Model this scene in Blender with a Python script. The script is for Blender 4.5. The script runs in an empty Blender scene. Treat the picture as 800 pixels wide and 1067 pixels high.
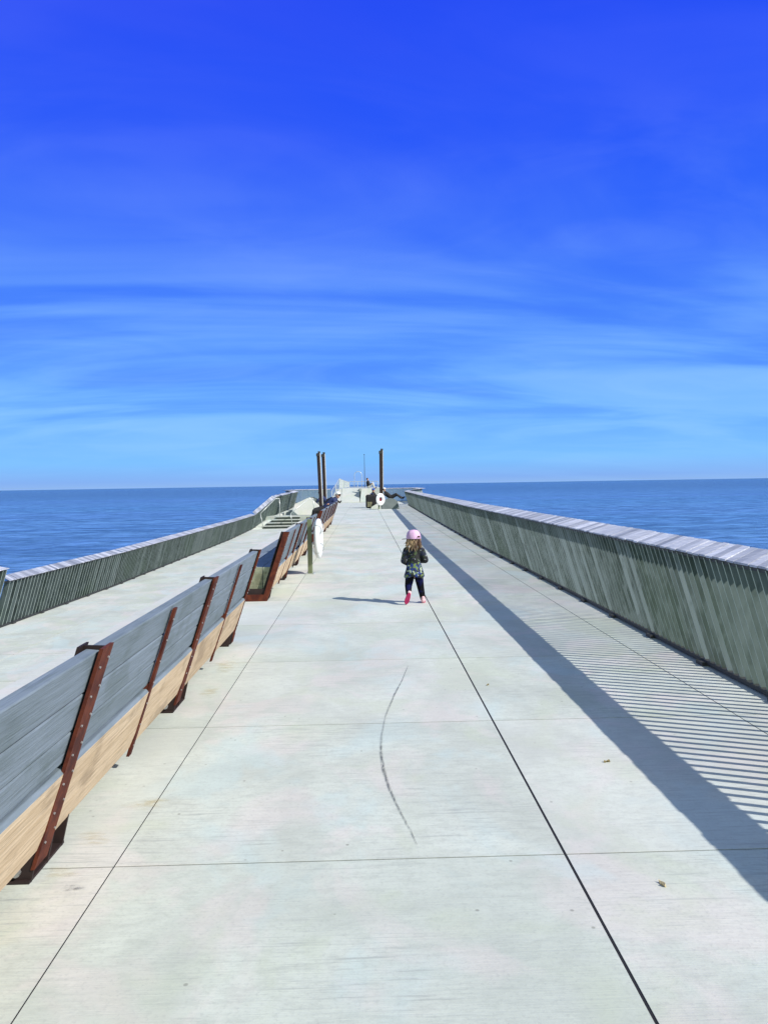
import bpy, bmesh, math, random
from mathutils import Vector, Matrix, noise as mnoise
random.seed(7)
R = math.radians
scene = bpy.context.scene
COL = scene.collection

# ------------------------------------------------------------------ camera
cam_d = bpy.data.cameras.new('camera'); cam = bpy.data.objects.new('camera', cam_d); COL.objects.link(cam)
cam_d.sensor_fit = 'VERTICAL'; cam_d.sensor_height = 36.0; cam_d.lens = 36.0 * 800 / 1067
cam_d.clip_start = 0.05; cam_d.clip_end = 60000
Mx = Matrix(((0.9995561873, 0.0171263635, -0.0243744964, 0),
             (-0.0249756275, 0.0358095814, -0.9990464914, 0),
             (-0.0162371929, 0.9992118702, 0.0362214303, 1.5), (0, 0, 0, 1)))
cam.matrix_world = Mx
scene.camera = cam

# ------------------------------------------------------------------ light
SUN = Vector((1.10, -0.57, 1.0)).normalized()
sun_el = math.asin(SUN.z); sun_az = math.atan2(SUN.x, SUN.y)     # azimuth clockwise from +Y
W = bpy.data.worlds.new('World'); scene.world = W; W.use_nodes = True
nt = W.node_tree; N = nt.nodes; L = nt.links; N.clear()
def wn(t, **k):
    n = N.new(t)
    for a, b in k.items(): setattr(n, a, b)
    return n
def wmath(op, a, b=None, c=None, clamp=False):
    n = wn('ShaderNodeMath', operation=op, use_clamp=clamp)
    for i, v in enumerate((a, b, c)):
        if v is None: continue
        if isinstance(v, (int, float)): n.inputs[i].default_value = v
        else: L.new(v, n.inputs[i])
    return n.outputs[0]
def wmix(fac, a, b, bt='MIX'):
    n = wn('ShaderNodeMix', data_type='RGBA', blend_type=bt)
    for i, v in ((0, fac), (6, a), (7, b)):
        if isinstance(v, (int, float, tuple)): n.inputs[i].default_value = v
        else: L.new(v, n.inputs[i])
    return n.outputs[2]
sky = wn('ShaderNodeTexSky', sky_type='NISHITA'); sky.sun_disc = False
sky.sun_elevation = sun_el; sky.sun_rotation = sun_az; sky.altitude = 0
sky.air_density = 1.0; sky.dust_density = 0.6; sky.ozone_density = 3.0
tc = wn('ShaderNodeTexCoord'); sep = wn('ShaderNodeSeparateXYZ'); L.new(tc.outputs['Generated'], sep.inputs[0])
vx, vy, vz = sep.outputs
# the deep saturated blue of the upper sky, clearer towards the horizon
ramp = wn('ShaderNodeValToRGB'); L.new(vz, ramp.inputs[0])
cr = ramp.color_ramp
def lin(c): return tuple(((x/255)/12.92 if x/255 <= .04045 else ((x/255+.055)/1.055)**2.4) for x in c)
stops = [(0.0, (136, 176, 232)), (0.008, (124, 170, 236)), (0.03, (116, 184, 248)), (0.10, (98, 168, 248)), (0.20, (76, 140, 244)),
         (0.30, (52, 108, 243)), (0.40, (36, 84, 240)), (0.53, (34, 68, 234)), (0.62, (34, 76, 165)), (1.0, (34, 76, 118))]
cr.elements[0].position = 0; cr.elements[0].color = (*lin(stops[0][1]), 1)
cr.elements[1].position = 1; cr.elements[1].color = (*lin(stops[-1][1]), 1)
for p, c in stops[1:-1]:
    e = cr.elements.new(p); e.color = (*lin(c), 1)
# thin streaky cirrus, laid out on a cloud plane above the lake
zc = wmath('ADD', wmath('MAXIMUM', vz, 0.0), 0.16)
cx_ = wmath('DIVIDE', vx, zc); cy_ = wmath('DIVIDE', vy, zc)
cmb = wn('ShaderNodeCombineXYZ'); L.new(wmath('MULTIPLY_ADD', cy_, 0.22, wmath('MULTIPLY', cx_, 0.55)), cmb.inputs[0]); L.new(wmath('MULTIPLY_ADD', cx_, -0.16, wmath('MULTIPLY', cy_, 1.25)), cmb.inputs[1])
n1 = wn('ShaderNodeTexNoise'); n1.inputs['Scale'].default_value = .8; n1.inputs['Detail'].default_value = 8; n1.inputs['Roughness'].default_value = .5; n1.inputs['Distortion'].default_value = 1.2
L.new(cmb.outputs[0], n1.inputs['Vector'])
n2 = wn('ShaderNodeTexNoise'); n2.inputs['Scale'].default_value = 2.0; n2.inputs['Detail'].default_value = 8; n2.inputs['Roughness'].default_value = .55; n2.inputs['Distortion'].default_value = 1.2
L.new(cmb.outputs[0], n2.inputs['Vector'])
def wrange(v, a, b, c, d):
    n = wn('ShaderNodeMapRange', interpolation_type='SMOOTHSTEP'); L.new(v, n.inputs[0])
    for i, q in enumerate((a, b, c, d)): n.inputs[i+1].default_value = q
    return n.outputs[0]
cl = wmath('MULTIPLY_ADD', wrange(n2.outputs[0], .40, 0.72, 0, 1), .18, wmath('MULTIPLY', wrange(n1.outputs[0], .40, .66, 0, 1), .40))
cl = wmath('MULTIPLY', cl, wrange(vz, 0.0, .08, .35, 1))
cloudcol = wmix(wrange(vz, .05, .5, 0, 1), (*lin((146, 200, 255)), 1), (*lin((80, 104, 250)), 1))
dk = wmath('MULTIPLY', wrange(n1.outputs[0], .56, .36, 0, .65), wrange(vz, .03, .14, 0, 1))
grad = wmix(dk, ramp.outputs[0], wmix(.5, ramp.outputs[0], (*lin((20, 78, 246)), 1)))
sk = wmix(cl, grad, cloudcol)
# whiter sky behind the viewer, added to make the shadows less blue
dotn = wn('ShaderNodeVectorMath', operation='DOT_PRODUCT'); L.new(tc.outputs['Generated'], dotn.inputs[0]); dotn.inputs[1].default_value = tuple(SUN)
back_fill = wrange(vy, .42, -.35, 0, .92)
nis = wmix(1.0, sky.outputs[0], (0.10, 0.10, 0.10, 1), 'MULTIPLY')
full = wmix(back_fill, sk, wmix(1.0, wmix(1.0, nis, (.7, .7, .6, 1), 'MULTIPLY'), (*lin((160, 174, 150)), 1), 'ADD'))
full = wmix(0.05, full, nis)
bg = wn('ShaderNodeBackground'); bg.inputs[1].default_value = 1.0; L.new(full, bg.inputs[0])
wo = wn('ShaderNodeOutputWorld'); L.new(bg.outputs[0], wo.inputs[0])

sd = bpy.data.lights.new('sun', 'SUN'); sd.energy = 4.7; sd.angle = R(0.5); sd.color = (1.0, .955, .89)
so = bpy.data.objects.new('sun', sd); COL.objects.link(so)
so.rotation_euler = SUN.to_track_quat('Z', 'Y').to_euler(); so.location = SUN * 50
vs = scene.view_settings; vs.view_transform = 'Standard'; vs.look = 'None'; vs.gamma = 1; vs.use_curve_mapping = False
vs.exposure = 0.15

# ------------------------------------------------------------------ material helper
class MT:
    def __init__(s, name):
        s.m = bpy.data.materials.new(name); s.m.use_nodes = True
        s.t = s.m.node_tree; s.N = s.t.nodes; s.L = s.t.links
        s.b = s.N['Principled BSDF']; s.out = s.N['Material Output']
    def n(s, t, **k):
        x = s.N.new(t)
        for a, b in k.items(): setattr(x, a, b)
        return x
    def put(s, sock, v):
        if isinstance(v, (int, float)): sock.default_value = v
        elif isinstance(v, tuple): sock.default_value = v if len(v) != 3 or sock.type != 'RGBA' else (*v, 1)
        else: s.L.new(v, sock)
    def set(s, **k):
        for a, v in k.items(): s.put(s.b.inputs[a.replace('_', ' ')], v)
        return s
    def math(s, op, a, b=None, c=None, clamp=False):
        x = s.n('ShaderNodeMath', operation=op, use_clamp=clamp)
        for i, v in enumerate((a, b, c)):
            if v is not None: s.put(x.inputs[i], v)
        return x.outputs[0]
    def mix(s, f, a, b, bt='MIX'):
        x = s.n('ShaderNodeMix', data_type='RGBA', blend_type=bt)
        for i, v in ((0, f), (6, a), (7, b)): s.put(x.inputs[i], v)
        return x.outputs[2]
    def pos(s, scale=(1, 1, 1), obj=False, rot=(0, 0, 0)):
        if obj: o = s.n('ShaderNodeTexCoord').outputs['Object']
        else: o = s.n('ShaderNodeNewGeometry').outputs['Position']
        mp = s.n('ShaderNodeMapping'); mp.inputs['Scale'].default_value = scale; mp.inputs['Rotation'].default_value = rot
        s.L.new(o, mp.inputs[0]); return mp.outputs[0]
    def noise(s, vec, scale, detail=4, rough=.55, dist=0):
        x = s.n('ShaderNodeTexNoise'); s.L.new(vec, x.inputs['Vector'])
        x.inputs['Scale'].default_value = scale; x.inputs['Detail'].default_value = detail
        x.inputs['Roughness'].default_value = rough; x.inputs['Distortion'].default_value = dist
        return x.outputs[0]
    def rng(s, v, a, b, c=0., d=1., smooth=True):
        x = s.n('ShaderNodeMapRange', interpolation_type='SMOOTHSTEP' if smooth else 'LINEAR'); s.put(x.inputs[0], v)
        for i, q in enumerate((a, b, c, d)): x.inputs[i+1].default_value = q
        return x.outputs[0]
    def attr(s, name='rnd'):
        return s.n('ShaderNodeAttribute', attribute_name=name).outputs['Fac']
    def bump(s, h, strength=.3, dist=.01):
        x = s.n('ShaderNodeBump'); x.inputs['Strength'].default_value = strength; x.inputs['Distance'].default_value = dist
        s.L.new(h, x.inputs['Height']); s.L.new(x.outputs[0], s.b.inputs['Normal']); return s

def concrete(name, base=(.60, .64, .575), blot=.19, joints=False):
    m = MT(name); p = m.pos()
    big = m.noise(m.pos((1, .8, 1)), 1.1, 5, .6, .5)
    pk = m.noise(m.pos((1.2, .9, 1)), 1.3, 4, .6, .6)
    bl = m.noise(m.pos((1.3, .9, 1), rot=(0, 0, .2)), 1.0, 4, .6, .5)
    st = m.noise(m.pos((.9, 20, 1)), 3.2, 5, .7, .3)                 # broomed lines across the pier
    st2 = m.noise(m.pos((.6, 45, 1)), 4.0, 3, .6)
    fine = m.noise(p, 60, 4, .7); mid = m.noise(p, 6, 5, .6)
    dark = tuple(c * (1 - 2.0*blot) for c in base); lite = tuple(min(1, c * (1 + .7*blot)) for c in base)
    c = m.mix(m.math('MULTIPLY_ADD', m.rng(big, .3, .7), .55, .25), dark, lite)
    grn = m.noise(m.pos((.5, 1, 1)), 22, 5, .75)
    c = m.mix(m.math('MULTIPLY', m.rng(grn, .42, .66), .42), c, tuple(x*.62 for x in base))
    c = m.mix(m.math('MULTIPLY', m.rng(pk, .5, .62), .34), c, (.72, .60, .60))       # faint pinkish cement bloom
    c = m.mix(m.math('MULTIPLY', m.rng(bl, .52, .64), .36), c, (.47, .62, .64))
    c = m.mix(m.math('MULTIPLY', m.rng(bl, .48, .36), .42), c, (.48, .53, .39))
    c = m.mix(m.math('MULTIPLY', m.rng(mid, .48, .72), .16), c, (.42, .44, .42))
    c = m.mix(m.math('MULTIPLY', m.rng(st, .50, .70), m.rng(m.noise(p, .8, 3), .42, .62, .10, .9)), c, (.30, .32, .31))
    c = m.mix(m.math('MULTIPLY', m.rng(fine, .48, .75), .38), c, (.30, .31, .30))
    spv = m.n('ShaderNodeTexVoronoi'); m.L.new(p, spv.inputs['Vector']); spv.inputs['Scale'].default_value = 9
    sp2 = m.noise(p, 5, 1)
    spot = m.math('MULTIPLY', m.rng(spv.outputs['Distance'], .085, .04), m.rng(sp2, .50, .56))
    c = m.mix(m.math('MULTIPLY', spot, .6), c, (.13, .12, .10))
    c = m.mix(m.rng(m.attr(), 0, 1, 0, .30, False), c, (.45, .51, .46))
    c = m.mix(m.rng(m.attr('rn2'), 0.5, 1, 0, .22, False), c, (.70, .66, .64))
    m.set(Base_Color=c, Roughness=.85)
    m.b.inputs['Specular IOR Level'].default_value = .3
    h = m.math('ADD', m.math('MULTIPLY', st, .8), m.math('ADD', m.math('MULTIPLY', fine, .35), m.math('MULTIPLY', st2, .4)))
    m.bump(h, .35, .006); return m.m
M = {}
M['deck'] = concrete('deck_concrete')
M['conc'] = concrete('cast_concrete', (.56, .58, .55), .08)
def plain_grey():
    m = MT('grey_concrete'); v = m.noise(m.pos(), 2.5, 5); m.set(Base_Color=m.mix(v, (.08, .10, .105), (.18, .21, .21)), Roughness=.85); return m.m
M['conc_grey'] = plain_grey()

def wood(name, a, b, c, axis=1, var=.38, blot=1.):
    m = MT(name); sc = [14, 14, 14]; sc[axis] = .9
    g = m.noise(m.pos(tuple(sc)), 2.2, 6, .6, .3); sc2 = [50, 50, 50]; sc2[axis] = 2
    g2 = m.noise(m.pos(tuple(sc2)), 1.5, 4, .6); pt = m.noise(m.pos(), 2.3, 4); pt2 = m.noise(m.pos((1, .6, 1)), 5, 4)
    col = m.mix(m.rng(g, .38, .66), a, b)
    col = m.mix(m.math('MULTIPLY', m.rng(g2, .52, .75), .55), col, c)
    col = m.mix(m.math('MULTIPLY', m.rng(pt, .45, .7), .45), col, b)
    col = m.mix(m.math('MULTIPLY', m.rng(pt2, .52, .68), .75*blot), col, c)
    col = m.mix(m.rng(m.attr(), 0, 1, 0, var, False), col, c)
    m.set(Base_Color=col, Roughness=.75)
    m.bump(m.math('ADD', g, m.math('MULTIPLY', g2, .9)), .8, .006); return m.m
M['grey_wood'] = wood('weathered_grey_timber', (.20, .245, .30), (.16, .20, .235), (.08, .11, .11), 1, .34, .55)
M['tan_wood'] = wood('sawn_tan_timber', (.68, .53, .36), (.54, .40, .25), (.20, .135, .08), 1, .38, .7)
M['end_wood'] = wood('timber_end_grain', (.40, .40, .27), (.30, .33, .24), (.12, .12, .07), 0)
M['cap_wood'] = wood('silvered_cap_planks', (.74, .75, .82), (.44, .47, .56), (.13, .15, .20), 0, .8, .25)

def metal(name, a, b, rough=.5, metallic=.35, streak=True):
    m = MT(name)
    v = m.noise(m.pos((3, 3, 1.2)), 3, 5, .6); r = m.attr()
    big = m.noise(m.pos(), .6, 3)
    c = m.mix(m.rng(r, 0, 1), a, b)
    c = m.mix(m.math('MULTIPLY', m.rng(v, .46, .62), .45), c, b); c = m.mix(m.math('MULTIPLY', m.rng(v, .46, .32), .5), c, tuple(x*.6 for x in a))
    c = m.mix(m.math('MULTIPLY', m.rng(big, .5, .66), .3), c, tuple(x*y for x, y in zip(a, (1.1, 1.25, .9))))
    m.set(Base_Color=c, Roughness=m.math('MULTIPLY_ADD', v, .3, rough-.15), Metallic=metallic); return m.m
M['fin'] = metal('galvanised_fins', (.07, .098, .088), (.22, .275, .285), .55, .3)
M['steel'] = metal('brushed_steel_tube', (.50, .53, .52), (.62, .64, .63), .4, .5)
M['dark_steel'] = metal('dark_base_steel', (.035, .04, .045), (.06, .06, .06), .6, .3)
def rust():
    m = MT('weathering_steel'); v = m.noise(m.pos(), 9, 6, .65); v2 = m.noise(m.pos((1, 1, .4)), 40, 4)
    c = m.mix(m.rng(v, .35, .65), (.06, .012, .008), (.13, .031, .014)); c = m.mix(m.math('MULTIPLY', m.rng(v2, .5, .75), .5), c, (.035, .013, .011))
    m.set(Base_Color=c, Roughness=.8); m.b.inputs['Specular IOR Level'].default_value = .25; m.bump(v2, .3, .003); return m.m
M['rust'] = rust()
def rust_dark():
    m = MT('dark_oxide_steel'); v = m.noise(m.pos(), 12, 5); m.set(Base_Color=m.mix(v, (.008, .005, .006), (.03, .011, .009)), Roughness=.75); return m.m
M['rust_dark'] = rust_dark()
def plain(name, col, rough=.6, metallic=0, var=.25, scale=12):
    m = MT(name); v = m.noise(m.pos(), scale, 4)
    m.set(Base_Color=m.mix(m.rng(v, .3, .7), tuple(c*(1-var) for c in col), col), Roughness=rough, Metallic=metallic); return m.m
M['white'] = plain('white_plastic', (.80, .81, .82), .35, 0, .08, 8)
M['bolt'] = plain('galvanised_bolt', (.55, .55, .55), .35, .7)
M['olive'] = plain('olive_post_paint', (.20, .235, .135), .55, 0, .2, 5)
M['red'] = plain('dark_red_plastic', (.25, .02, .05), .5)
M['black'] = plain('black_fabric', (.018, .018, .022), .85)
M['navy'] = plain('navy_fabric', (.02, .035, .12), .85)
M['blue'] = plain('blue_fabric', (.03, .09, .42), .8)
M['light_cloth'] = plain('pale_fabric', (.62, .60, .58), .85)
M['skin'] = plain('skin', (.55, .30, .21), .55, 0, .08, 20)
M['hair'] = plain('blond_hair', (.62, .46, .25), .6, 0, .55, 60)
def hair_mat():
    m = MT('blond_strands'); m.set(Base_Color=m.mix(m.rng(m.attr(), .25, .8), (.07, .03, .018), (.42, .29, .16)), Roughness=.55); return m.m
M['strands'] = hair_mat()
M['dark_hair'] = plain('brown_hair', (.06, .03, .015), .6, 0, .4, 60)
M['pink'] = plain('pink_cotton', (.74, .46, .70), .85, 0, .32, 14)
M['pink_shoe'] = plain('pale_pink_shoe', (.80, .50, .55), .6)
M['magenta'] = plain('magenta_sole', (.50, .015, .12), .6, 0, .25, 40)
M['tan_sign'] = plain('tan_panel', (.50, .42, .25), .6)
M['leaf'] = plain('dry_leaf', (.24, .19, .08), .8)
M['green'] = plain('green_plants', (.05, .10, .035), .8, 0, .5, 20)
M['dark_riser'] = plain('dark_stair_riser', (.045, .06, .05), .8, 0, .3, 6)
M['void'] = plain('joint_filler', (.012, .012, .016), .9)
def camo():
    m = MT('camouflage_fabric'); p = m.pos(obj=True)
    a = m.noise(p, 17, 2, .4, .6); b = m.noise(m.pos((1, 1, 1), obj=True, rot=(1, 2, 0)), 22, 2, .4, .5); d = m.noise(m.pos((1, 1, 1), obj=True, rot=(2, .3, 1)), 30, 1, .4, .3)
    c = m.mix(m.rng(a, .50, .53), (.007, .008, .010), (.007, .012, .035))
    c = m.mix(m.rng(b, .57, .585), c, (.035, .06, .02))
    c = m.mix(m.rng(d, .67, .69), c, (.18, .20, .21)); m.set(Base_Color=c, Roughness=.85); return m.m
def camo_blue():
    m = MT('blue_green_print'); p = m.pos(obj=True)
    a = m.noise(p, 22, 2, .4, .6); b = m.noise(m.pos((1, 1, 1), obj=True, rot=(1, 2, 0)), 28, 2, .4, .5); d = m.noise(m.pos((1, 1, 1), obj=True, rot=(2, .3, 1)), 26, 1, .4, .3)
    c = m.mix(m.rng(a, .50, .53), (.012, .014, .02), (.015, .04, .20))
    c = m.mix(m.rng(b, .56, .575), c, (.13, .19, .06))
    c = m.mix(m.rng(d, .62, .64), c, (.38, .45, .34)); m.set(Base_Color=c, Roughness=.85); return m.m
M['camo'] = camo(); M['camo_blue'] = camo_blue()
def legs_mat():
    m = MT('black_leggings'); v = m.noise(m.pos(obj=True), 9, 2); m.set(Base_Color=m.mix(m.rng(v, .5, .62), (.006, .006, .009), (.008, .010, .06)), Roughness=.9); m.b.inputs['Specular IOR Level'].default_value = .1; return m.m
M['leggings'] = legs_mat()

# ------------------------------------------------------------------ mesh helpers
class MB:
    """collects verts/faces with a per-face random attribute and material index"""
    def __init__(s): s.v = []; s.f = []; s.r = []; s.r2 = []; s.mi = []
    def add(s, verts, faces, rnd=None, mi=0):
        o = len(s.v); s.v += [tuple(v) for v in verts]
        r = random.random() if rnd is None else rnd; q = random.random()
        for f in faces: s.f.append([i+o for i in f]); s.r.append(r); s.r2.append(q); s.mi.append(mi)
        return s
    def hexa(s, p, rnd=None, mi=0):
        # p: 8 points, bottom loop 0-3, top loop 4-7
        c = sum((Vector(q) for q in p), Vector()) / 8
        fs = [(0, 3, 2, 1), (4, 5, 6, 7), (0, 1, 5, 4), (1, 2, 6, 5), (2, 3, 7, 6), (3, 0, 4, 7)]
        out = []
        for f in fs:
            a, b, d, e = (Vector(p[i]) for i in f); nrm = (b-a).cross(e-a)
            out.append(f if nrm.dot((a+b+d+e)/4 - c) >= 0 else tuple(reversed(f)))
        return s.add(p, out, rnd, mi)
    def box(s, x0, x1, y0, y1, z0, z1, rnd=None, mi=0):
        return s.hexa([(x0, y0, z0), (x1, y0, z0), (x1, y1, z0), (x0, y1, z0), (x0, y0, z1), (x1, y0, z1), (x1, y1, z1), (x0, y1, z1)], rnd, mi)
    def prism(s, prof, y0, y1, rnd=None, mi=0, axis='y'):
        """profile of (a,z) swept: axis y -> a is x"""
        n = len(prof)
        mk = (lambda a, z, t: (a, t, z)) if axis == 'y' else (lambda a, z, t: (t, a, z))
        v = [mk(a, z, y0) for a, z in prof] + [mk(a, z, y1) for a, z in prof]
        area = sum(prof[i][0]*prof[(i+1) % n][1]-prof[(i+1) % n][0]*prof[i][1] for i in range(n))
        fs = [tuple(range(n)), tuple(range(2*n-1, n-1, -1))] + [(i, i+n, (i+1) % n+n, (i+1) % n) for i in range(n)]
        flip = (area < 0) ^ (axis != 'y')
        if flip: fs = [tuple(reversed(f)) for f in fs]
        return s.add(v, fs, rnd, mi)
    def tube(s, pts, rad, n=8, rnd=None, mi=0, caps=True):
        pts = [Vector(p) for p in pts]; rs = rad if isinstance(rad, (list, tuple)) else [rad]*len(pts)
        v = []; prev = None
        for i, p in enumerate(pts):
            t = (pts[min(i+1, len(pts)-1)] - pts[max(i-1, 0)]).normalized()
            if prev is None:
                u = t.cross(Vector((0, 0, 1)) if abs(t.z) < .9 else Vector((1, 0, 0))).normalized()
            else: u = (prev - t*prev.dot(t)).normalized()
            prev = u; w = t.cross(u)
            v += [p + (u*math.cos(2*math.pi*k/n) + w*math.sin(2*math.pi*k/n))*rs[i] for k in range(n)]
        fs = []
        for i in range(len(pts)-1):
            for k in range(n): fs.append((i*n+k, i*n+(k+1) % n, (i+1)*n+(k+1) % n, (i+1)*n+k))
        if caps: fs += [tuple(range(n-1, -1, -1)), tuple(range((len(pts)-1)*n, len(pts)*n))]
        return s.add(v, fs, rnd, mi)
    def build(s, name, mats, parent=None, bevel=0, smooth=False, origin=None):
        me = bpy.data.meshes.new(name)
        og = Vector(origin) if origin is not None else Vector((0, 0, 0))
        me.from_pydata([tuple(Vector(v)-og) for v in s.v], [], s.f)
        for k, arr in (('rnd', s.r), ('rn2', s.r2)):
            a = me.attributes.new(k, 'FLOAT', 'FACE'); a.data.foreach_set('value', arr)
        me.polygons.foreach_set('material_index', s.mi)
        for m in (mats if isinstance(mats, (list, tuple)) else [mats]): me.materials.append(m)
        if smooth: me.polygons.foreach_set('use_smooth', [True]*len(me.polygons))
        me.update()
        o = bpy.data.objects.new(name, me); COL.objects.link(o)
        if parent is not None: o.parent = parent
        if origin is not None:
            o.location = og - (Vector(parent['_w']) if (parent is not None and '_w' in parent) else Vector((0, 0, 0)))
        if bevel:
            b = o.modifiers.new('b', 'BEVEL'); b.width = bevel; b.segments = 2; b.limit_method = 'ANGLE'; b.angle_limit = R(35)
        return o
def tag(o, label=None, cat=None, group=None, kind=None):
    for k, v in (('label', label), ('category', cat), ('group', group), ('kind', kind)):
        if v: o[k] = v
    return o
def empty(name, label=None, cat=None, group=None, loc=(0, 0, 0), rz=0):
    o = bpy.data.objects.new(name, None); COL.objects.link(o); o.location = loc; o.rotation_euler[2] = rz
    o.empty_display_size = .1
    return tag(o, label, cat, group)

# ================================================================== SETTING
WATER_Z = -4.2
# ---- lake
def lake_mat():
    m = MT('lake_water'); p = m.pos()
    w1 = m.noise(m.pos((.45, 1, 1), rot=(0, 0, .12)), .9, 4, .6, .4)
    w2 = m.noise(m.pos((.45, 1, 1), rot=(0, 0, -.1)), .42, 5, .65, .8)
    w3 = m.noise(m.pos((.5, 1, 1)), .035, 4, .6, .3)
    pat = m.noise(m.pos((.3, 1, 1), rot=(0, 0, .1)), .02, 3, .5)
    pat2 = m.noise(m.pos((.12, 1, 1), rot=(0, 0, .03)), .008, 4, .55)
    c = m.mix(m.rng(pat, .35, .7), (.11, .24, .56), (.115, .27, .52))
    c = m.mix(m.math('MULTIPLY', m.rng(pat2, .46, .62), .35), c, (.055, .25, .42))
    py_ = m.n('ShaderNodeSeparateXYZ'); m.L.new(p, py_.inputs[0])
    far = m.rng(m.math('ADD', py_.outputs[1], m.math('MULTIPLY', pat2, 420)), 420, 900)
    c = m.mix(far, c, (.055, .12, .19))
    dash = m.noise(m.pos((.5, 1.6, 1), rot=(0, 0, .06)), .55, 4, .6, .5)
    c = m.mix(m.math('MULTIPLY', m.rng(dash, .50, .60), .60), c, (.018, .05, .15))
    dash2 = m.noise(m.pos((.4, 1.4, 1), rot=(0, 0, -.05)), .13, 5, .65, .6)
    c = m.mix(m.math('MULTIPLY', m.rng(dash2, .50, .62), .55), c, (.02, .06, .17))
    c = m.mix(m.math('MULTIPLY', m.rng(dash2, .46, .36), .4), c, (.13, .28, .55))
    rip = m.math('ADD', m.math('MULTIPLY', w2, .6), m.math('MULTIPLY', w1, .4))
    c = m.mix(m.rng(rip, .40, .58), tuple(x*.38 for x in (.05, .15, .34)), c)
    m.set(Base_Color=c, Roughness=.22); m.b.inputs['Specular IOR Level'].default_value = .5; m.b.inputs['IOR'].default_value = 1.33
    h = m.math('ADD', m.math('MULTIPLY', w1, .35), m.math('ADD', m.math('MULTIPLY', w2, 1.4), m.math('MULTIPLY', w3, 5)))
    m.bump(h, .9, .55); return m.m
mb = MB(); S = 30000
mb.add([(-S, -S, WATER_Z), (S, -S, WATER_Z), (S, S, WATER_Z), (-S, S, WATER_Z)], [(0, 1, 2, 3)])
tag(mb.build('lake_water', lake_mat()), kind='structure')

# ---- main deck : real slabs with open joints over a dark bed
def jit(a): return a + random.uniform(-.004, .004)
tY = [3.02 + 1.75*k for k in range(-5, 36)]
tY = [y for y in tY if y < 63.5] + [64.0]
xb = [-2.35, -1.02, .78, 2.33, 3.02]
gx = {-1.02: .0030, .78: .0058, 2.33: .004}
mb = MB()
def right_edge(y): return 3.02 + max(0, (y-30)/25)*.35
for i in range(len(tY)-1):
    y0, y1 = tY[i], tY[i+1]
    for j in range(4):
        xa, xc = xb[j], xb[j+1]; ga, gc = gx.get(xa, 0), gx.get(xc, 0)
        xa0 = xa + ga; xc0 = xc - gc
        xr0 = right_edge(y0) if j == 3 else xc0; xr1 = right_edge(y1) if j == 3 else xc0
        g = .0034 if y0 < 4 else .0045
        mb.hexa([(xa0, y0+g, -.12), (xr0, y0+g, -.12), (xr1, y1-g, -.12), (xa0, y1-g, -.12), (xa0, y0+g, 0), (xr0, y0+g, 0), (xr1, y1-g, 0), (xa0, y1-g, 0)])
tag(mb.build('pier_deck', M['deck']), kind='structure')
mb = MB()
mb.hexa([(-2.34, -5.7, WATER_Z-.5), (3.0, -5.7, WATER_Z-.5), (3.3, 64, WATER_Z-.5), (-2.34, 64, WATER_Z-.5), (-2.34, -5.7, -.124), (3.0, -5.7, -.124), (3.3, 64, -.124), (-2.34, 64, -.124)])
tag(mb.build('pier_base', M['conc_grey']), kind='structure')
mb = MB(); mb.box(-2.33, 2.99, -5.7, 63.9, -.1195, -.0022)
mb.v = [(x, y, z) for x, y, z in mb.v]
tag(mb.build('joint_bed', M['void']), kind='structure')

# ---- terrace steps hidden behind the benches and lower promenade
PZ = -1.2
LB = [(-5.7, -7.25), (11, -7.25), (15.1, -7.2), (21.3, -6.95), (39, -6.88), (47.9, -7.1)]
def lerpx(tab, y):
    if y <= tab[0][0]: return tab[0][1]
    for (a, xa), (b, xc) in zip(tab, tab[1:]):
        if y <= b: return xa + (xc-xa)*(y-a)/(b-a)
    return tab[-1][1]
mb = MB(); mb.box(-3.30, -2.353, -5.7, 50, WATER_Z-.5, -.402); mb.box(-4.25, -3.303, -5.7, 50, WATER_Z-.5, -.80)
tag(mb.build('terrace_steps', M['conc'], bevel=.01), kind='structure')
mb = MB(); mbb = MB()
ly = [1.8*k - 5.3 for k in range(0, 40)]; ly = [y for y in ly if y < 56]
ly = sorted(set(ly))
offs = [-.12, .46, 1.42, 2.6]
for i in range(len(ly)-1):
    y0, y1 = ly[i], ly[i+1]
    xs0 = [lerpx(LB, y0)+o for o in offs] + [-4.25]; xs1 = [lerpx(LB, y1)+o for o in offs] + [-4.25]
    if y1 > 50: break
    for j in range(4):
        mb.hexa([(xs0[j]+.010, y0+.008, PZ-.12), (xs0[j+1]-.010, y0+.008, PZ-.12), (xs1[j+1]-.010, y1-.008, PZ-.12), (xs1[j]+.010, y1-.008, PZ-.12),
                 (xs0[j]+.010, y0+.008, PZ), (xs0[j+1]-.010, y0+.008, PZ), (xs1[j+1]-.010, y1-.008, PZ), (xs1[j]+.010, y1-.008, PZ)])
    mbb.hexa([(xs0[0]+.01, y0, WATER_Z-.5), (-4.26, y0, WATER_Z-.5), (-4.26, y1, WATER_Z-.5), (xs1[0]+.01, y1, WATER_Z-.5),
              (xs0[0]+.01, y0, PZ-.06), (-4.26, y0, PZ-.06), (-4.26, y1, PZ-.06), (xs1[0]+.01, y1, PZ-.06)])
tag(mb.build('lower_promenade', M['deck']), kind='structure')
tag(mbb.build('promenade_base', M['conc_grey']), kind='structure')

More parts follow.
